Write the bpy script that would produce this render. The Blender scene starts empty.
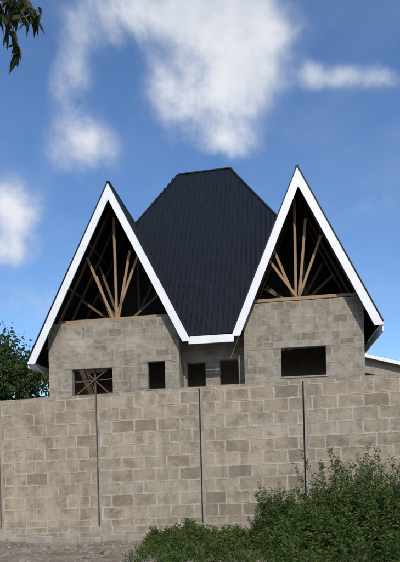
import bpy, math, random
import numpy as np
from mathutils import Vector, Matrix
random.seed(7); rng=np.random.default_rng(11)
S=bpy.context.scene
S.view_settings.view_transform='Standard'; S.view_settings.look='None'; S.view_settings.exposure=0
# ------------------------------------------------------------ node helpers
def new_mat(name):
    m=bpy.data.materials.new(name); m.use_nodes=True
    nt=m.node_tree; b=nt.nodes['Principled BSDF']; return m,nt,b
def N(nt,t,**kw):
    n=nt.nodes.new(t)
    for k,v in kw.items(): setattr(n,k,v)
    return n
def link(nt,a,b): nt.links.new(a,b)
def setin(nt,sock,v):
    if isinstance(v,(int,float,tuple,list)): sock.default_value=v
    else: nt.links.new(v,sock)
def M(nt,op,a,b=None,c=None,clamp=False):
    n=nt.nodes.new('ShaderNodeMath'); n.operation=op; n.use_clamp=clamp
    setin(nt,n.inputs[0],a)
    if b is not None: setin(nt,n.inputs[1],b)
    if c is not None: setin(nt,n.inputs[2],c)
    return n.outputs[0]
def MIX(nt,f,a,b,mode='MIX'):
    n=nt.nodes.new('ShaderNodeMix'); n.data_type='RGBA'; n.blend_type=mode
    setin(nt,n.inputs[0],f)
    setin(nt,n.inputs[6],a if not isinstance(a,tuple) else (*a,1)); setin(nt,n.inputs[7],b if not isinstance(b,tuple) else (*b,1))
    return n.outputs[2]
def NOISE(nt,vec,scale,detail=4,rough=.55,dist=0):
    n=nt.nodes.new('ShaderNodeTexNoise'); n.inputs['Scale'].default_value=scale
    n.inputs['Detail'].default_value=detail; n.inputs['Roughness'].default_value=rough; n.inputs['Distortion'].default_value=dist
    if vec is not None: nt.links.new(vec,n.inputs['Vector'])
    return n.outputs[0]
def SS(nt,v,lo,hi,a=0.,b=1.):
    n=nt.nodes.new('ShaderNodeMapRange'); n.interpolation_type='SMOOTHSTEP'
    setin(nt,n.inputs[0],v)
    n.inputs[1].default_value=lo; n.inputs[2].default_value=hi; n.inputs[3].default_value=a; n.inputs[4].default_value=b
    return n.outputs[0]
def BUMP(nt,h,strength,dist,b):
    n=nt.nodes.new('ShaderNodeBump'); n.inputs['Strength'].default_value=strength; n.inputs['Distance'].default_value=dist
    nt.links.new(h,n.inputs['Height']); nt.links.new(n.outputs[0],b.inputs['Normal'])
def OBJ(nt): return nt.nodes.new('ShaderNodeTexCoord').outputs['Object']
def VSCALE(nt,v,s):
    n=nt.nodes.new('ShaderNodeMapping'); n.inputs['Scale'].default_value=s; nt.links.new(v,n.inputs[0]); return n.outputs[0]

def block_mat(name,ca,cb,cm,cs,smw=.014,patch=.5,thr=.46,amp=.10,sm=.7):
    m,nt,b=new_mat(name); o=OBJ(nt)
    uv=N(nt,'ShaderNodeUVMap',uv_map='blk').outputs[0]
    sx=N(nt,'ShaderNodeSeparateXYZ'); link(nt,uv,sx.inputs[0])
    col=N(nt,'ShaderNodeVertexColor',layer_name='rnd').outputs[0]
    sc=N(nt,'ShaderNodeSeparateColor'); link(nt,col,sc.inputs[0])
    du=M(nt,'MULTIPLY',M(nt,'MINIMUM',sx.outputs[0],M(nt,'SUBTRACT',1.,sx.outputs[0])),.45)
    dv=M(nt,'MULTIPLY',M(nt,'MINIMUM',sx.outputs[1],M(nt,'SUBTRACT',1.,sx.outputs[1])),.225)
    d=M(nt,'MINIMUM',du,dv)
    n1=NOISE(nt,o,7,6,.7); n2=NOISE(nt,o,55,4,.7); n3=NOISE(nt,o,.7,5,.6)
    dd=M(nt,'SUBTRACT',d,M(nt,'MULTIPLY',M(nt,'SUBTRACT',n1,thr),amp))
    smear=SS(nt,dd,-.002,smw,1.,0.)
    base=MIX(nt,sc.outputs[0],ca,cb)
    base=MIX(nt,SS(nt,sc.outputs[1],.86,.92),base,(ca[0]*.74,ca[1]*.73,ca[2]*.72))
    base=MIX(nt,SS(nt,NOISE(nt,o,3.1,6,.7),.42,.68),base,(ca[0]*.66,ca[1]*.65,ca[2]*.64))
    base=MIX(nt,M(nt,'MULTIPLY',SS(nt,NOISE(nt,o,12,5,.75),.5,.7),.4),base,cm)
    base=MIX(nt,M(nt,'MULTIPLY',smear,sm),base,cm)
    pt=SS(nt,NOISE(nt,VSCALE(nt,o,(1.,1.,1.4)),.9,7,.65,.4),.52,.66)
    base=MIX(nt,M(nt,'MULTIPLY',pt,patch),base,cs)
    streak=SS(nt,NOISE(nt,VSCALE(nt,o,(3.,3.,.3)),1.3,5,.65),.5,.72)
    base=MIX(nt,M(nt,'MULTIPLY',streak,.38),base,(ca[0]*.45,ca[1]*.45,ca[2]*.45))
    base=MIX(nt,1.,base,MIX(nt,n2,(.58,.58,.58),(1.4,1.4,1.4)),'MULTIPLY')
    base=MIX(nt,1.,base,MIX(nt,n3,(.66,.67,.69),(1.33,1.31,1.27)),'MULTIPLY')
    link(nt,base,b.inputs['Base Color']); b.inputs['Roughness'].default_value=.95; b.inputs['Specular IOR Level'].default_value=.2
    h=M(nt,'ADD',M(nt,'MULTIPLY',n2,.6),M(nt,'MULTIPLY',smear,.5)); BUMP(nt,h,.8,.012,b)
    return m
def rough_mat(name,ca,cb,scale=6,rough=.9,bump=.4,bd=.01,fine=50):
    m,nt,b=new_mat(name); o=OBJ(nt)
    n1=NOISE(nt,o,scale,6,.65); n2=NOISE(nt,o,fine,3,.6)
    c=MIX(nt,SS(nt,n1,.3,.7),ca,cb); c=MIX(nt,1.,c,MIX(nt,n2,(.75,.75,.75),(1.22,1.22,1.22)),'MULTIPLY')
    link(nt,c,b.inputs['Base Color']); b.inputs['Roughness'].default_value=rough
    BUMP(nt,M(nt,'ADD',n1,M(nt,'MULTIPLY',n2,.5)),bump,bd,b); return m
m_blk=block_mat('sandcrete_block_fence',(.318,.26,.192),(.395,.33,.25),(.465,.41,.33),(.42,.37,.30),.012,.45)
m_mor=rough_mat('mortar',(.47,.415,.34),(.35,.305,.245))
m_blk2=block_mat('sandcrete_block_house',(.28,.24,.19),(.36,.312,.252),(.42,.375,.312),(.44,.395,.33),.012,.5)
m_mor2=rough_mat('mortar_house',(.40,.36,.30),(.28,.25,.20))
m_conc=rough_mat('concrete',(.35,.305,.245),(.24,.205,.165),4)
m_white=rough_mat('white_fascia_paint',(.84,.84,.84),(.76,.76,.76),2.5,.5,.1,.003)
m_dark=rough_mat('painted_shade',(.020,.017,.015),(.032,.026,.022),3,.8)  # near-black colour stands in for shade inside the gables and joint slots
def wood_mat(name,a,b2):
    m,nt,b=new_mat(name); o=OBJ(nt)
    n=NOISE(nt,VSCALE(nt,o,(9,9,2)),4,6,.6,1.)
    c=MIX(nt,n,a,b2); link(nt,c,b.inputs['Base Color']); b.inputs['Roughness'].default_value=.8; BUMP(nt,n,.3,.005,b); return m
m_wood=wood_mat('sawn_timber',(.17,.095,.05),(.46,.30,.17)); m_wood2=wood_mat('dark_timber',(.07,.04,.022),(.19,.12,.07))  # second timber is a darker copy for inner roof frame and window props
def roof_mat():
    m,nt,b=new_mat('dark_roof_sheet'); o=OBJ(nt)
    n=NOISE(nt,VSCALE(nt,o,(4,1,.6)),1.5,5,.6)
    c=MIX(nt,n,(.004,.006,.010),(.014,.017,.024)); link(nt,c,b.inputs['Base Color'])
    b.inputs['Roughness'].default_value=.5; b.inputs['Specular IOR Level'].default_value=.2
    BUMP(nt,NOISE(nt,o,2.5,3),.2,.03,b); return m
m_roof=roof_mat()
def leaf_mat(name,ca,cb,cc):
    m,nt,b=new_mat(name)
    col=N(nt,'ShaderNodeVertexColor',layer_name='rnd').outputs[0]
    sc=N(nt,'ShaderNodeSeparateColor'); link(nt,col,sc.inputs[0])
    c=MIX(nt,sc.outputs[0],ca,cb); c=MIX(nt,SS(nt,sc.outputs[1],.82,1.),c,cc)
    link(nt,c,b.inputs['Base Color']); b.inputs['Roughness'].default_value=.6; b.inputs['Specular IOR Level'].default_value=.2
    t=N(nt,'ShaderNodeBsdfTranslucent'); link(nt,c,t.inputs[0])
    mx=N(nt,'ShaderNodeMixShader'); mx.inputs[0].default_value=.25
    link(nt,b.outputs[0],mx.inputs[1]); link(nt,t.outputs[0],mx.inputs[2])
    link(nt,mx.outputs[0],nt.nodes['Material Output'].inputs[0]); return m
m_weed=leaf_mat('weed_leaves',(.028,.056,.012),(.095,.145,.032),(.18,.165,.06))
m_tree=leaf_mat('tree_leaves',(.022,.046,.012),(.075,.12,.03),(.11,.12,.04))
m_mango=leaf_mat('mango_leaves',(.016,.028,.009),(.040,.052,.018),(.09,.055,.02))
m_bark=rough_mat('bark',(.09,.065,.045),(.16,.12,.085),8)
# ------------------------------------------------------------ mesh helpers
SHEAR=0.
def mesh_obj(name,V,F,mats,parent=None,mi=None,uv=None,col=None,loc=None,smooth=False):
    if SHEAR: V=[(v[0],v[1],v[2]+SHEAR*v[0]) for v in V]
    me=bpy.data.meshes.new(name); me.from_pydata([tuple(v) for v in V],[],F)
    for m in (mats if isinstance(mats,list) else [mats]): me.materials.append(m)
    if mi is not None: me.polygons.foreach_set('material_index',mi)
    if uv is not None:
        l=me.uv_layers.new(name='blk'); l.data.foreach_set('uv',np.array(uv,dtype=np.float32).ravel())
    if col is not None:
        a=me.color_attributes.new('rnd','FLOAT_COLOR','CORNER'); a.data.foreach_set('color',np.array(col,dtype=np.float32).ravel())
    if smooth: me.polygons.foreach_set('use_smooth',[True]*len(F))
    me.update(); o=bpy.data.objects.new(name,me); S.collection.objects.link(o)
    if parent: o.parent=parent
    if loc: o.location=loc
    return o
def empty(name,loc=(0,0,0),rot=(0,0,0)):
    e=bpy.data.objects.new(name,None); e.location=loc; e.rotation_euler=rot; S.collection.objects.link(e); e.empty_display_size=.3; return e
BOXF=[(0,3,2,1),(4,5,6,7),(0,1,5,4),(1,2,6,5),(2,3,7,6),(3,0,4,7)]
def box(x0,x1,y0,y1,z0,z1):
    return [(x0,y0,z0),(x1,y0,z0),(x1,y1,z0),(x0,y1,z0),(x0,y0,z1),(x1,y0,z1),(x1,y1,z1),(x0,y1,z1)]
def boxes_obj(name,bl,mat,parent=None,bevel=0):
    V=[];F=[]
    for b in bl:
        o=len(V); V+=b if len(b)==8 else box(*b); F+=[tuple(o+i for i in f) for f in BOXF]
    ob=mesh_obj(name,V,F,mat,parent)
    if bevel:
        md=ob.modifiers.new('b','BEVEL'); md.width=bevel; md.segments=1
    return ob
def beam(a,b,w,h,up=(0,1,0)):
    a=Vector(a);b=Vector(b);d=(b-a).normalized();u=Vector(up); s=d.cross(u).normalized(); u=s.cross(d).normalized()
    s=s*w/2;u=u*h/2
    return [tuple(a-s-u),tuple(a+s-u),tuple(a+s+u),tuple(a-s+u),tuple(b-s-u),tuple(b+s-u),tuple(b+s+u),tuple(b-s+u)]
def block_wall(name,x0,x1,z0,z1,thick,openings,mats,parent,origin=(0,0),along=(1,0),ch=.2425,bw=.46,top_jit=0.,phase=0.,ragged=0.):
    """running-bond block wall; local x runs along `along`, outer face towards -normal"""
    A=Vector((along[0],along[1])); Nn=Vector((-along[1],along[0]))  # inward normal
    V=[];F=[];mi=[];uv=[];col=[]
    def addbox(a,b,c0,c1,y0,y1,k,uvd,rc):
        o=len(V); tw=random.uniform(-.002,.002) if uvd else 0
        for (x,y,z) in box(a,b,y0,y1,c0,c1):
            p=A*x+Nn*y; V.append((origin[0]+p.x,origin[1]+p.y,z+(tw if x==a else -tw)))
        for f in BOXF:
            F.append(tuple(o+i for i in f)); mi.append(k); col.extend([rc]*4)
        for f in BOXF:
            if uvd:
                for i in f:
                    x,y,z=box(0,1,0,1,0,1)[i]
                    uv.append((x,z) if f in (BOXF[2],BOXF[4]) else (.5,.5))
            else: uv.extend([(.5,.5)]*4)
    nc=int(math.ceil((z1-z0)/ch-.01)); j=.015
    for c in range(nc):
        a0=z0+c*ch; a1=min(a0+ch,z1)
        zs=sorted(set([a0,a1]+[z for o in openings for z in (o[2],o[3]) if a0<z<a1]))
        for k in range(len(zs)-1):
            b0,b1=zs[k],zs[k+1]; iv=[(x0,x1)]
            for o in openings:
                if o[2]<b1-1e-4 and o[3]>b0+1e-4:
                    ni=[]
                    for (p,q) in iv:
                        if o[1]<=p or o[0]>=q: ni.append((p,q)); continue
                        if o[0]>p: ni.append((p,o[0]))
                        if o[1]<q: ni.append((o[1],q))
                    iv=ni
            for (p,q) in iv:
                addbox(p,q,b0,b1 - (0.012 if (c==nc-1) else 0),.004,thick-.004,1,False,(.5,.5,.5,1))
                st=x0+phase-(bw/2 if c%2 else 0)+random.uniform(-.05,.05)
                x=st-bw
                while x<q:
                    l=max(x,p); r=min(x+bw,q)
                    if r-l>.04 and b1-b0>.04:
                        jj=random.uniform(-.005,.003); rr=random.random()
                        tz=random.uniform(-.003,.003)+(random.uniform(-top_jit,top_jit) if c==nc-1 else 0)
                        addbox(l+(j/2 if l==x else 0)+random.uniform(0,.006),r-(j/2 if r==x+bw else 0)-random.uniform(0,.006),b0+j/2+random.uniform(-.002,.003),b1-j/2+tz,jj,thick-jj,0,True,(rr,random.random(),0,1))
                    x+=bw
    return mesh_obj(name,V,F,mats,parent,mi,uv,col)
# ------------------------------------------------------------ camera
cam=bpy.data.cameras.new('camera'); cam.sensor_fit='VERTICAL'; cam.sensor_height=36; cam.lens=520/562*36
cam.shift_y=176/562; cam.clip_end=3000; cam.clip_start=.05
co=bpy.data.objects.new('camera',cam); S.collection.objects.link(co)
co.matrix_world=Matrix.Translation((0,0,1.6))@Matrix.Rotation(math.radians(90),4,'X')@Matrix.Rotation(math.radians(-1.5),4,'Z')
S.camera=co
# ------------------------------------------------------------ sun + sky
EL=math.radians(36); AZ=math.radians(173)
sd=Vector((math.sin(AZ)*math.cos(EL),math.cos(AZ)*math.cos(EL),math.sin(EL)))
sl=bpy.data.lights.new('sun','SUN'); sl.energy=3.0; sl.angle=math.radians(.5); sl.color=(1,.93,.82)
so=bpy.data.objects.new('sun',sl); S.collection.objects.link(so); so.location=sd*50
so.rotation_euler=(-sd).to_track_quat('-Z','Y').to_euler()
w=bpy.data.worlds.new('World'); S.world=w; w.use_nodes=True; nt=w.node_tree
bg=nt.nodes['Background']; bg.inputs[1].default_value=.125
sky=N(nt,'ShaderNodeTexSky'); sky.sky_type='NISHITA'; sky.sun_disc=False; sky.sun_elevation=EL; sky.sun_rotation=AZ; sky.air_density=1.15; sky.dust_density=.5; sky.ozone_density=3.
g=N(nt,'ShaderNodeTexCoord').outputs['Generated']
sp=N(nt,'ShaderNodeSeparateXYZ'); link(nt,g,sp.inputs[0])
yy=M(nt,'MAXIMUM',sp.outputs[1],.02); px=M(nt,'DIVIDE',sp.outputs[0],yy); pz=M(nt,'DIVIDE',sp.outputs[2],yy)
# cloud banks: direction (x/y, z/y), angular radii, weight
blobs=[(240,28,46,46,1.2),(150,12,75,28,.82),(208,92,48,38,.75),(218,145,38,16,.42),
 (80,146,30,25,.95),(66,72,24,30,.55),(8,212,28,26,1.0),(14,252,26,14,.75),(366,76,42,12,.62),(312,76,14,12,.45),(375,20,30,18,.30),(20,300,60,25,.3),(385,200,40,18,.22)]
tot=None
for (u,v,ru,rv,a) in blobs:
    dx=(u-200);dy=(457-v); X=(dx+.026*dy)/520; Z=(dy-.026*dx)/520
    a1=M(nt,'MULTIPLY_ADD',px,520/ru,-X*520/ru); a2=M(nt,'MULTIPLY_ADD',pz,520/rv,-Z*520/rv)
    q=M(nt,'MULTIPLY_ADD',a1,a1,M(nt,'MULTIPLY',a2,a2))
    t=M(nt,'MULTIPLY',M(nt,'EXPONENT',M(nt,'MULTIPLY',q,-.8)),a)
    tot=t if tot is None else M(nt,'ADD',tot,t)
tot=M(nt,'MINIMUM',tot,1.2)
n1=NOISE(nt,g,6.0,8,.6,.15); n2=NOISE(nt,g,2.2,3,.5)
back=M(nt,'MULTIPLY',SS(nt,sp.outputs[1],-.3,.1,1.,0.),SS(nt,n2,.5,.65))
tot=M(nt,'ADD',tot,back)
den0=M(nt,'ADD',tot,M(nt,'MULTIPLY',M(nt,'SUBTRACT',n1,.5),3.0))
den=SS(nt,den0,.15,1.2)
den=M(nt,'MULTIPLY',den,SS(nt,tot,.02,.4))
den=M(nt,'MULTIPLY',den,.92)
shade=SS(nt,M(nt,'ADD',M(nt,'MULTIPLY',den0,.25),NOISE(nt,g,5.,5,.55)),.5,.9)
cc=MIX(nt,shade,(4.5,5.0,5.9),(7.1,7.15,7.3))
hz=M(nt,'MULTIPLY',SS(nt,NOISE(nt,VSCALE(nt,g,(1.,1.,2.2)),2.6,5,.6),.4,.75),.12)
skyc=MIX(nt,1.,sky.outputs[0],(.78,.98,1.22),'MULTIPLY')
skyc=MIX(nt,hz,skyc,(5.4,5.9,6.6))
fin=MIX(nt,den,skyc,cc); link(nt,fin,bg.inputs[0])
# ------------------------------------------------------------ ground
def gz(x,y):
    return .05*math.sin(x*.9+1)*math.cos(y*.7)+.03*math.sin(x*2.3+y*1.7)
V=[];F=[]; xs=[-900,-200,-60,-25]+[ -14+i*.25 for i in range(113)]+[25,60,200,900]; ys=[-900,-200,-50,-10]+[i*.25 for i in range(81)]+[40,100,300,900]
for y in ys:
    for x in xs:
        inn=(-14<=x<=14 and 0<=y<=20)
        V.append((x,y,(gz(x,y)+random.uniform(-.018,.018)) if inn else 0))
nx=len(xs)
for j in range(len(ys)-1):
    for i in range(nx-1): F.append((j*nx+i,j*nx+i+1,(j+1)*nx+i+1,(j+1)*nx+i))
def ground_mat():
    m,nt,b=new_mat('dirt_ground'); o=OBJ(nt)
    n1=NOISE(nt,o,1.3,7,.65); n2=NOISE(nt,o,7,6,.7); n3=NOISE(nt,o,55,3,.6)
    c=MIX(nt,SS(nt,n1,.35,.65),(.25,.19,.135),(.38,.315,.24)); c=MIX(nt,SS(nt,n2,.5,.65),c,(.50,.45,.38))
    c=MIX(nt,SS(nt,NOISE(nt,o,2.6,6,.7),.56,.66),c,(.15,.12,.075))
    c=MIX(nt,1.,c,MIX(nt,n3,(.5,.5,.5),(1.45,1.45,1.45)),'MULTIPLY')
    link(nt,c,b.inputs['Base Color']); b.inputs['Roughness'].default_value=1.; b.inputs['Specular IOR Level'].default_value=.1
    BUMP(nt,M(nt,'ADD',n2,M(nt,'MULTIPLY',n3,.6)),.8,.05,b); return m
mesh_obj('ground',V,F,ground_mat(),smooth=True)
V=[];F=[]
for i in range(900):
    x=random.uniform(-6,1.5); y=random.uniform(6.5,9.9-x*math.tan(math.radians(9))); r=random.uniform(.008,.035)*(2.0 if random.random()<.07 else 1)
    o=len(V); z=gz(x,y)+r*.2
    for a in range(5): V.append((x+math.cos(a*1.257)*r*random.uniform(.7,1.3),y+math.sin(a*1.257)*r*random.uniform(.7,1.3),z-r*.5))
    for a in range(5): V.append((x+math.cos(a*1.257+.3)*r*random.uniform(.4,.8),y+math.sin(a*1.257+.3)*r*random.uniform(.4,.8),z+r*random.uniform(.3,.6)))
    F+=[(o+a,o+(a+1)%5,o+5+(a+1)%5,o+5+a) for a in range(5)]+[tuple(o+5+a for a in range(5))]
mesh_obj('loose_stones',V,F,m_conc)
# ------------------------------------------------------------ perimeter wall
TH=math.radians(9)
pw=empty('perimeter_wall',(0,10,.02),(0,0,-TH)); SHEAR=.0195
joints=[-10.2,-8.2,-6.1,-4.16,-2.06,.02,1.98,4.05,6.1,8.15,10.2]
op=[(x-.020,x+.06,.30,3.5) for x in joints]
block_wall('block_courses',-12,12,-.3,2.93,.22,op,[m_blk,m_mor],pw,ch=.2425,top_jit=.016,phase=.1)
boxes_obj('expansion_columns',[(x+.010,x+.06,.006,.20,.30,2.925) for x in joints],m_conc,pw,.004)
boxes_obj('joint_backing',[(x-.021,x+.011,.06,.11,.30,2.91) for x in joints],m_dark,pw)
boxes_obj('foundation_strip',[(-12+i*.5,-12+(i+1)*.5-.004,-.055+random.uniform(-.02,.015),-.006,-.5,.12+random.uniform(-.03,.03)) for i in range(48)],m_conc,pw,.015)
SHEAR=0.
# ------------------------------------------------------------ house
H=empty('block_house',(0,16,0),(0,0,-TH))
W=.22
block_wall('front_wall_left',-5.06,-.66,0,6.13,W,[(-4.27,-2.88,3.70,4.58),(-1.71,-1.13,3.82,4.70)],[m_blk2,m_mor2],H,origin=(0,.45),top_jit=.02)
block_wall('front_wall_right',1.41,5.03,0,6.33,W,[(2.54,3.90,4.0,4.89)],[m_blk2,m_mor2],H,origin=(0,.45),top_jit=.02,phase=.13)
block_wall('recess_wall',-.66,1.41,0,5.6,W,[(-.55,.08,3.92,4.72),(.55,1.17,3.95,4.76)],[m_blk2,m_mor2],H,origin=(0,1.15),phase=.2)
block_wall('recess_return_left',0,.48,0,6.1,W,[],[m_blk2,m_mor2],H,origin=(-.662,.672),along=(0,1))
block_wall('recess_return_right',0,.48,0,6.1,W,[],[m_blk2,m_mor2],H,origin=(1.412,1.149),along=(0,-1))
block_wall('side_wall_left',0,9,0,5.6,W,[(2,3.3,3.8,4.7)],[m_blk2,m_mor2],H,origin=(-5.06,9.672),along=(0,-1))
block_wall('side_wall_right',0,9,0,5.8,W,[(2,3.3,3.9,4.8),(5.5,6.8,3.9,4.8)],[m_blk2,m_mor2],H,origin=(5.03,.672),along=(0,1))
block_wall('back_wall',-5.03,5.06,0,5.6,W,[],[m_blk2,m_mor2],H,origin=(0,9.895),along=(-1,0))
boxes_obj('inner_partition',[(-4.8,4.8,4.5,4.7,0,6.0),(-4.8,4.8,.7,9.6,2.6,2.75)],m_conc,H)
boxes_obj('lintels',[(-4.55,-2.6,.442,.66,4.585,4.77),(-1.95,-.9,.442,.66,4.705,4.88),(2.3,4.15,.442,.66,4.895,5.08),(-.655,1.405,1.142,1.36,4.765,4.93)],m_conc,H,.006)
boxes_obj('window_sills',[(-4.3,-2.85,.42,.66,3.66,3.70),(-1.74,-1.10,.42,.66,3.78,3.82),(2.50,3.94,.42,.66,3.95,4.0)],m_conc,H,.006)
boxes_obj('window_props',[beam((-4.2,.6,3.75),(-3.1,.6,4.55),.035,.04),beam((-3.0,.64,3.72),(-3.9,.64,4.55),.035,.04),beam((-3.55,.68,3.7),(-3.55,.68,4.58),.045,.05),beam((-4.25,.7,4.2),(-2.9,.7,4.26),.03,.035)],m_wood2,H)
def poly_plane(name,pts,mat,thick=.02):
    return mesh_obj(name,pts,[tuple(range(len(pts)))],mat,H)
def sheet(name,pts,e1):
    """corrugated roof plane: polygon + raised ribs running up the slope"""
    P=[Vector(p) for p in pts]; n=Vector((0,0,0))
    for i in range(len(P)): n+=P[i].cross(P[(i+1)%len(P)])
    n.normalize()
    if n.z<0: n=-n
    e1=Vector(e1).normalized(); e1=(e1-n*e1.dot(n)).normalized(); e2=n.cross(e1)
    if e2.z<0: e2=-e2
    o0=P[0]; Q=[((p-o0).dot(e1),(p-o0).dot(e2)) for p in P]
    V=[tuple(p) for p in P]+[tuple(p-n*.015) for p in P]; k=len(P)
    F=[tuple(range(k)),tuple(range(2*k-1,k-1,-1))]+[(i,(i+1)%k,(i+1)%k+k,i+k) for i in range(k)]
    x=min(q[0] for q in Q)+.07; xe=max(q[0] for q in Q)
    while x<xe:
        ys=[]
        for i in range(k):
            a=Q[i];b=Q[(i+1)%k]
            if (a[0]-x)*(b[0]-x)<0: ys.append(a[1]+(b[1]-a[1])*(x-a[0])/(b[0]-a[0]))
        if len(ys)>=2 and max(ys)-min(ys)>.1:
            o=len(V)
            for y in (min(ys),max(ys)):
                for (dx,h) in ((-.035,.001),(-.014,.028),(.014,.028),(.035,.001)):
                    V.append(tuple(o0+e1*(x+dx)+e2*y+n*h))
            F+=[(o,o+1,o+5,o+4),(o+1,o+2,o+6,o+5),(o+2,o+3,o+7,o+6),(o,o+3,o+2,o+1),(o+4,o+5,o+6,o+7)]
        x+=.17
    return mesh_obj(name,V,F,m_roof,H)
FL=(-5.57,4.83);PL=(-2.71,10.33);ML=(-.21,5.28);MR=(1.09,5.35);PR=(3.16,10.17);FR=(5.5,5.39)
DB=3.4; up=.03
def q(p,d): return (p[0],d,p[1]+up)
sheet('gable_left_outer_slope',[q(FL,-.04),q(PL,-.04),q(PL,DB),q(FL,DB)],(0,1,0))
sheet('gable_left_inner_slope',[q(PL,-.04),q(ML,-.04),q(ML,.0),q(PL,DB)],(0,1,0))
sheet('gable_right_inner_slope',[q(PR,-.04),q(MR,-.04),q(MR,.3),q((2.908,9.583),3.3),q(PR,DB)],(0,1,0))
sheet('gable_right_outer_slope',[q(FR,-.04),q(PR,-.04),q(PR,DB),q(FR,DB)],(0,1,0))
poly_plane('gable_back_left',[q(FL,DB),q(PL,DB),q(ML,DB)],m_dark); poly_plane('gable_back_right',[q(MR,DB),q(PR,DB),q(FR,DB)],m_dark)  # sheets closing the roof spaces, their shade put into the colour
mz=lambda d:5.33+1.556*d
RL=(-1.39,5,13.1);RR=(.73,5,13.13)
sheet('main_roof_front',[(-.21,0,5.33),(1.09,0,5.36),(2.908,2.717,mz(2.717)),RR,RL,(-2.86,3.24,mz(3.24)),(-2.71,3.24,mz(3.24))],(1,0,0))
sheet('main_roof_right',[(5.5,2.717,5.36),(5.5,10,5.36),RR,(2.908,2.717,mz(2.717)-.05)],(0,1,0))
sheet('main_roof_left',[(-5.57,10,4.9),(-5.57,3.24,4.9),(-2.86,3.24,mz(3.24)-.0),RL],(0,1,0))
sheet('main_roof_back',[(-5.57,10,4.9),(5.5,10,5.3),RR,RL],(1,0,0))
caps=[beam(RL,RR,.12,.04,(0,0,1)),beam(RR,(2.908,2.717,mz(2.717)),.12,.04,(0,0,1)),beam(RL,(-2.86,3.24,mz(3.24)),.12,.04,(0,0,1)),
      beam(RR,(5.5,10,5.38),.14,.05,(0,0,1)),beam(RL,(-5.57,10,4.93),.14,.05,(0,0,1)),
      beam(q(PL,-.05),(PL[0],3.24,PL[1]+up),.10,.03,(0,0,1)),beam(q(PR,-.05),(PR[0],2.7,PR[1]+up),.10,.03,(0,0,1))]
boxes_obj('ridge_caps',caps,m_roof,H)
def barge(name,A,P,B,wd=.235):
    def off(a,b):
        d=Vector((b[0]-a[0],b[1]-a[1])).normalized(); return Vector((d.y,-d.x))
    n1=off(A,P)*wd; n2=off(P,B)*wd
    def inter(p,d,q_,e):
        den=d.x*e.y-d.y*e.x; t=((q_.x-p.x)*e.y-(q_.y-p.y)*e.x)/den; return p+d*t
    A_=Vector(A);P_=Vector(P);B_=Vector(B); d1=(P_-A_).normalized(); d2=(B_-P_).normalized()
    I=inter(A_+n1,d1,B_+n2,d2)
    Ai=Vector((A[0]+abs(wd/ d1.y) , A[1])); Bi=Vector((B[0]-abs(wd/d2.y),B[1]))
    V=[];F=[]
    for pts in ([A_,P_,I,Ai],[P_,B_,Bi,I]):
        o=len(V)
        for y in (-.03,.005):
            for p in pts: V.append((p.x,y,p.y))
        F+=[(o,o+1,o+2,o+3),(o+7,o+6,o+5,o+4)]+[(o+i,o+(i+1)%4,o+(i+1)%4+4,o+i+4) for i in range(4)]
    return mesh_obj(name,V,F,m_white,H)
barge('barge_board_left',(FL[0]-.02,FL[1]-.08),PL,(ML[0]+.02,ML[1]-.10))
barge('barge_board_right',(MR[0]-.02,MR[1]-.10),PR,(FR[0]+.02,FR[1]-.08))
boxes_obj('eave_fascia',[(-.26,1.14,-.026,.006,5.08,5.315),(-5.58,-5.55,.01,10,4.62,4.86),(5.48,5.51,.01,10,5.12,5.38),(-5.55,5.48,10.0,10.03,4.95,5.2)],m_white,H,.004)
def trim(A,P): return beam((A[0],-.03,A[1]+.03),(P[0],-.03,P[1]+.03),.03,.05)
boxes_obj('verge_trim',[trim(FL,PL),trim(ML,PL),trim(MR,PR),trim(FR,PR)],m_roof,H)
# timber trusses
T=[];T2=[]
def truss(A,P,B,d,zb,fan,chord=True,T=T):
    a=Vector((A[0],A[1]-.14));p=Vector((P[0],P[1]-.16));b=Vector((B[0],B[1]-.14))
    fa,fb=(.12,.21) if A[0]<-1 else (.21,.12)
    a2=a.lerp(p,fa); b2=b.lerp(p,fb)
    T2.append(beam((a2.x,d,a2.y),(p.x,d,p.y),.05,.10)); T2.append(beam((b2.x,d+.055,b2.y),(p.x,d+.055,p.y),.05,.10))
    if chord:
        f=lambda z,a_,p_:a_.x+(p_.x-a_.x)*(z-a_.y)/(p_.y-a_.y)
        T.append(beam((f(zb,a,p)+.02,d-.055,zb),(f(zb,b,p)-.02,d-.055,zb),.10,.05))
    for i,(x0,z0,x1,z1) in enumerate(fan): T.append(beam((x0,d+.055*((i%2)*2-1)*.9-.0,z0),(x1,d+.055*((i%2)*2-1)*.9,z1),.08,.05))
truss(FL,PL,ML,.72,6.20,[(-2.86,6.2,-3.72,8.3),(-2.78,6.2,-2.80,9.6),(-2.8,6.2,-1.95,8.3),(-2.95,6.2,-3.45,7.7),(-2.7,6.2,-2.25,8.4)])
truss(FL,PL,ML,1.5,6.22,[(-3.0,6.2,-4.25,7.15),(-2.86,6.2,-3.6,8.3),(-2.7,6.2,-1.45,7.2)],True,T2)
truss(FL,PL,ML,2.5,6.22,[(-2.86,6.2,-4.0,7.6),(-2.5,6.2,-2.5,9.4),(-2.8,6.2,-1.8,8.2)],True,T2)
truss(MR,PR,FR,.72,6.45,[(3.11,6.45,2.22,7.75),(3.05,6.45,3.08,9.6),(3.13,6.45,3.86,8.35),(3.0,6.5,2.35,8.2),(3.15,6.45,3.4,8.9)])
truss(MR,PR,FR,1.5,6.47,[(3.11,6.45,2.0,7.1),(3.2,6.45,4.3,7.4)],True,T2)
truss(MR,PR,FR,2.2,6.47,[(3.11,6.45,2.1,7.4),(3.4,6.45,3.4,9.3),(3.11,6.45,4.0,8.0)],True,T2)
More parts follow.
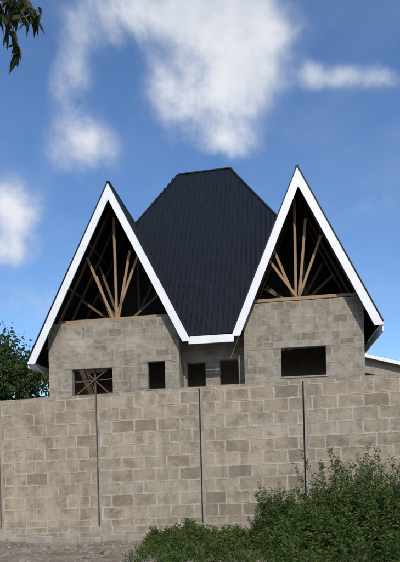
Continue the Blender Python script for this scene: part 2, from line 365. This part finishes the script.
for (A,P) in ((FL,PL),(ML,PL),(MR,PR),(FR,PR)):
    for t in (.24,.45,.7):
        x=A[0]+(P[0]-A[0])*t; z=A[1]+(P[1]-A[1])*t-.06
        T2.append(beam((x,.3,z),(x,3.2 if P[0]<0 else 2.6,z),.05,.06,(0,0,1)))
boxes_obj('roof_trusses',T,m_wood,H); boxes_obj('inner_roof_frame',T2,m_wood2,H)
# ------------------------------------------------------------ neighbouring house, only its roof edge shows over the wall
NH=empty('neighbour_house',(9.2,30,0),(0,0,math.radians(-6)))
block_wall('walls',.3,5.2,0,6.1,.22,[(1.2,2.4,4.0,5.1),(3.4,4.4,4.0,5.1)],[m_blk2,m_mor2],NH,origin=(0,.4))
block_wall('side_wall_left',0,5,0,6.1,.22,[],[m_blk2,m_mor2],NH,origin=(.3,5.64),along=(0,-1))
block_wall('side_wall_right',0,5,0,5.9,.22,[],[m_blk2,m_mor2],NH,origin=(5.2,.64),along=(0,1))
def slab(x0,z0,x1,z1,y0,y1,t):
    return [(x0,y0,z0-t),(x1,y0,z1-t),(x1,y1,z1-t),(x0,y1,z0-t),(x0,y0,z0),(x1,y0,z1),(x1,y1,z1),(x0,y1,z0)]
boxes_obj('roof',[slab(-.2,7.52,5.8,5.85,0,6.2,.08)],m_roof,NH)
boxes_obj('roof_gable_fill',[slab(.3,7.3,5.2,5.94,.42,.6,.95)],m_conc,NH)
boxes_obj('fascia',[slab(-.2,7.50,5.8,5.83,-.04,-.004,.22)],m_white,NH)
# ------------------------------------------------------------ vegetation helpers
def leaves_arr(pos,dr,L,Wd,fold=.25,c1=None):
    n=len(pos); dr=dr/np.linalg.norm(dr,axis=1,keepdims=True)
    rv=rng.normal(size=(n,3)); rv[:,2]*=.5; s=np.cross(dr,rv); s/=np.linalg.norm(s,axis=1,keepdims=True)+1e-9
    nn=np.cross(s,dr); L=L[:,None];Wd=Wd[:,None]
    b=pos; t=pos+dr*L-np.array([0,0,1.])*L*.12
    m1=pos+dr*L*.35; m2=pos+dr*L*.7
    v=np.stack([b, m1-s*Wd*.5+nn*Wd*fold, m2-s*Wd*.38+nn*Wd*fold, t, m2+s*Wd*.38+nn*Wd*fold, m1+s*Wd*.5+nn*Wd*fold],1).reshape(-1,3)
    i=np.arange(n)[:,None]*6
    f=np.concatenate([i+np.array([[0,1,2,3]]),i+np.array([[0,3,4,5]])],1).reshape(-1,4)
    r=c1 if c1 is not None else rng.random(n); g=rng.random(n)
    c=np.stack([r,g,g,np.ones(n)],1); c=np.repeat(c,8,axis=0)
    return v,f,c
def tube(pts,rad,k=6):
    V=[];F=[]
    for i,p in enumerate(pts):
        p=Vector(p); d=(Vector(pts[min(i+1,len(pts)-1)])-Vector(pts[max(i-1,0)])).normalized()
        a=d.orthogonal().normalized(); b=d.cross(a)
        for j in range(k):
            t=2*math.pi*j/k; V.append(tuple(p+(a*math.cos(t)+b*math.sin(t))*rad[i]))
    for i in range(len(pts)-1):
        for j in range(k): F.append((i*k+j,i*k+(j+1)%k,(i+1)*k+(j+1)%k,(i+1)*k+j))
    return V,F
def merge(name,parts_leaf,parts_tube,mleaf,mbark,parent=None):
    V=[];F=[];C=[];mi=[]
    for v,f,c in parts_leaf:
        o=len(V); V+=v.tolist(); F+=(f+o).tolist(); C+=c.tolist(); mi+=[0]*len(f)
    for v,f in parts_tube:
        o=len(V); V+=v; F+=[tuple(o+i for i in q_) for q_ in f]; C+=[[.2,.3,.3,1]]*(4*len(f)); mi+=[1]*len(f)
    return mesh_obj(name,V,F,[mleaf,mbark],parent,mi,None,C)
def wh(x):
    return float(np.interp(x,[-1.1,-.8,-.2,.35,.6,.95,1.2,1.6,2.0,2.4,3.0,3.6,5,8],[.10,.36,.50,.42,.36,.5,1.28,1.15,1.32,1.72,1.8,1.85,1.7,1.5]))
P=[];D=[];Ls=[];Ws=[];Cc=[];tb=[]
for i in range(1650):
    x=random.uniform(-1.0,6.5); yw=10-x*math.tan(TH)
    y=yw-.25-(abs(random.gauss(0,1))*.75 if i<1250 else random.uniform(.4,2.6))
    if y<6.9: continue
    clump=.84+.22*math.sin(x*5.1+y*3.3)*math.sin(x*2.7-y*4.1)
    h=wh(x+random.uniform(-.15,.15))*random.uniform(.45,1.08)*clump*1.08*(1-.22*(yw-y))
    if h<.08: continue
    lean=Vector((random.gauss(0,.18),random.gauss(0,.18)-.04,0))*h
    z0=gz(x,y)-.03
    pts=[Vector((x,y,z0))+Vector((lean.x*t*t,lean.y*t*t,h*t)) for t in (0,.35,.7,1)]
    tb.append(tube(pts,[.006,.005,.004,.002],3))
    n=int(18+h*40); tone=max(0,min(.75,.35+.38*math.sin(x*3.1+1)*math.sin(y*2.2+x)+random.uniform(-.3,.3)))
    for k in range(n):
        t=(random.random()**.75); p=pts[0]+Vector((lean.x*t*t,lean.y*t*t,h*t))
        a=random.uniform(0,6.283); br=random.uniform(0,.10)*(1.1-t)
        P.append((p.x+math.cos(a)*br,p.y+math.sin(a)*br,p.z)); D.append((math.cos(a),math.sin(a),random.uniform(-.25,.8)+t*.4))
        l=random.uniform(.05,.12)*(1.1-.45*t); Ls.append(l); Ws.append(l*random.uniform(.22,.4)); Cc.append(min(1,tone+random.random()*.5*(.4+t)))
lv=leaves_arr(np.array(P),np.array(D),np.array(Ls),np.array(Ws),c1=np.array(Cc))
merge('weed_thicket',[lv],tb,m_weed,m_weed)
P=[];D=[];Ls=[];Ws=[]
for i in range(330):
    x=random.uniform(-1.1,5); yw=10-x*math.tan(TH)
    y=yw-.15-random.uniform(0,2.6)
    n=random.randint(6,22)
    for k in range(n):
        P.append((x+random.gauss(0,.05),y+random.gauss(0,.05),gz(x,y)-.02)); D.append((random.gauss(0,.35),random.gauss(0,.35),1))
        l=random.uniform(.08,.30); Ls.append(l); Ws.append(random.uniform(.006,.012))
merge('grass_tufts',[leaves_arr(np.array(P),np.array(D),np.array(Ls),np.array(Ws))],[],m_weed,m_weed)
def tree(name,base,h,crown_c,R,nleaf,lsize,mleaf,seed=0,nclump=26):
    random.seed(seed); tubes=[]; parts=[]
    top=Vector(crown_c); b=Vector(base)
    mid=b.lerp(top,.5)+Vector((random.uniform(-.2,.2),random.uniform(-.2,.2),0))
    tubes.append(tube([b,mid,top],[h*.035,h*.026,h*.014],8))
    for c in range(nclump):
        a=random.uniform(0,6.283); u=random.uniform(-.75,1); r=random.uniform(.55,1.0)
        s=math.sqrt(max(0,1-u*u)); cc=top+Vector((math.cos(a)*s*R[0]*r,math.sin(a)*s*R[1]*r,u*R[2]*r))
        st=mid.lerp(top,random.random()); tubes.append(tube([st,st.lerp(cc,.5)+Vector((0,0,.1)),cc],[h*.010,h*.007,h*.003],5))
        n=nleaf//nclump; sc=random.uniform(.22,.42)*R[0]
        pp=rng.normal(size=(n,3))*np.array([sc,sc,sc*.7])*.75+np.array(cc)
        dd=rng.normal(size=(n,3)); dd[:,2]-=.3
        l=rng.uniform(.6,1.2,n)*lsize
        parts.append(leaves_arr(pp,dd,l,l*.45,c1=np.clip(rng.random(n)*.5+random.random()*.5,0,1)))
    return merge(name,parts,tubes,mleaf,m_bark)
tree('broadleaf_tree',(-8.9,22,0),6.5,(-8.6,22,4.85),(2.0,2.0,1.7),14000,.19,m_tree,3,30)
tree('broadleaf_tree',(21,50,0),7,(17.9,50,7.9),(1.3,1.5,1.0),3000,.25,m_tree,5,14)
# mango tree just outside the left of the picture, one bough hangs into view
random.seed(21)
tubes=[];parts=[]
tubes.append(tube([(-5.2,5.2,-.1),(-5.1,5.3,2.5),(-4.8,5.5,5),(-4.5,5.6,7.2)],[.22,.18,.14,.08],10))
tubes.append(tube([(-4.85,5.45,4.8),(-3.9,5.8,6.4),(-3.0,6,7.3),(-2.3,6,7.25)],[.09,.06,.035,.02],7))
twigs=[((-2.7,6,7.3),(-2.15,6.0,7.05),(-1.70,6.05,6.80)),((-2.5,6,7.2),(-2.2,6,6.8),(-1.95,6.05,6.35)),((-2.9,6,7.3),(-2.45,6,6.9),(-2.28,5.95,6.5)),
       ((-2.3,6,7.25),(-1.95,6.1,7.1),(-1.76,6.1,6.75)),((-2.6,6,7.2),(-2.3,5.9,7.0),(-2.12,5.9,6.7)),((-2.3,6,7.2),(-2.05,5.9,6.95),(-1.80,5.9,6.55)),((-2.5,6,7.25),(-2.2,6.1,7.1),(-2.0,6.1,6.85))]
for k in range(16):
    a=random.uniform(1.5,5.2); st=(-4.5+random.uniform(-.3,.3),5.6,random.uniform(5.5,7.2)); r=random.uniform(.8,2)
    e=(st[0]+math.cos(a)*r*.9-.3,st[1]+math.sin(a)*r,st[2]+random.uniform(.2,1.4)); m_=tuple((st[i]+e[i])/2+(.1 if i==2 else 0) for i in range(3)); twigs.append((st,m_,e))
for tw in twigs:
    near=tw[0][0]>-3
    tubes.append(tube(tw,[.014,.009,.004],5)); P=[];D=[]
    a,b_,c_=[Vector(t) for t in tw]
    for k in range(22 if near else 90):
        t=random.uniform(.25,1.0)**.6; p=(a.lerp(b_,t*2) if t<.5 else b_.lerp(c_,t*2-1)); an=random.uniform(0,6.283)
        j=.0 if near else .12
        P.append((p.x+random.gauss(0,j),p.y+random.gauss(0,j),p.z+random.gauss(0,j))); D.append((math.cos(an)*.6,math.sin(an)*.6,random.uniform(-1.3,-.1)))
    n=len(P); l=rng.uniform(.14,.27,n); parts.append(leaves_arr(np.array(P),np.array(D),l,l*.30,fold=.15))
merge('mango_tree',parts,tubes,m_mango,m_bark)
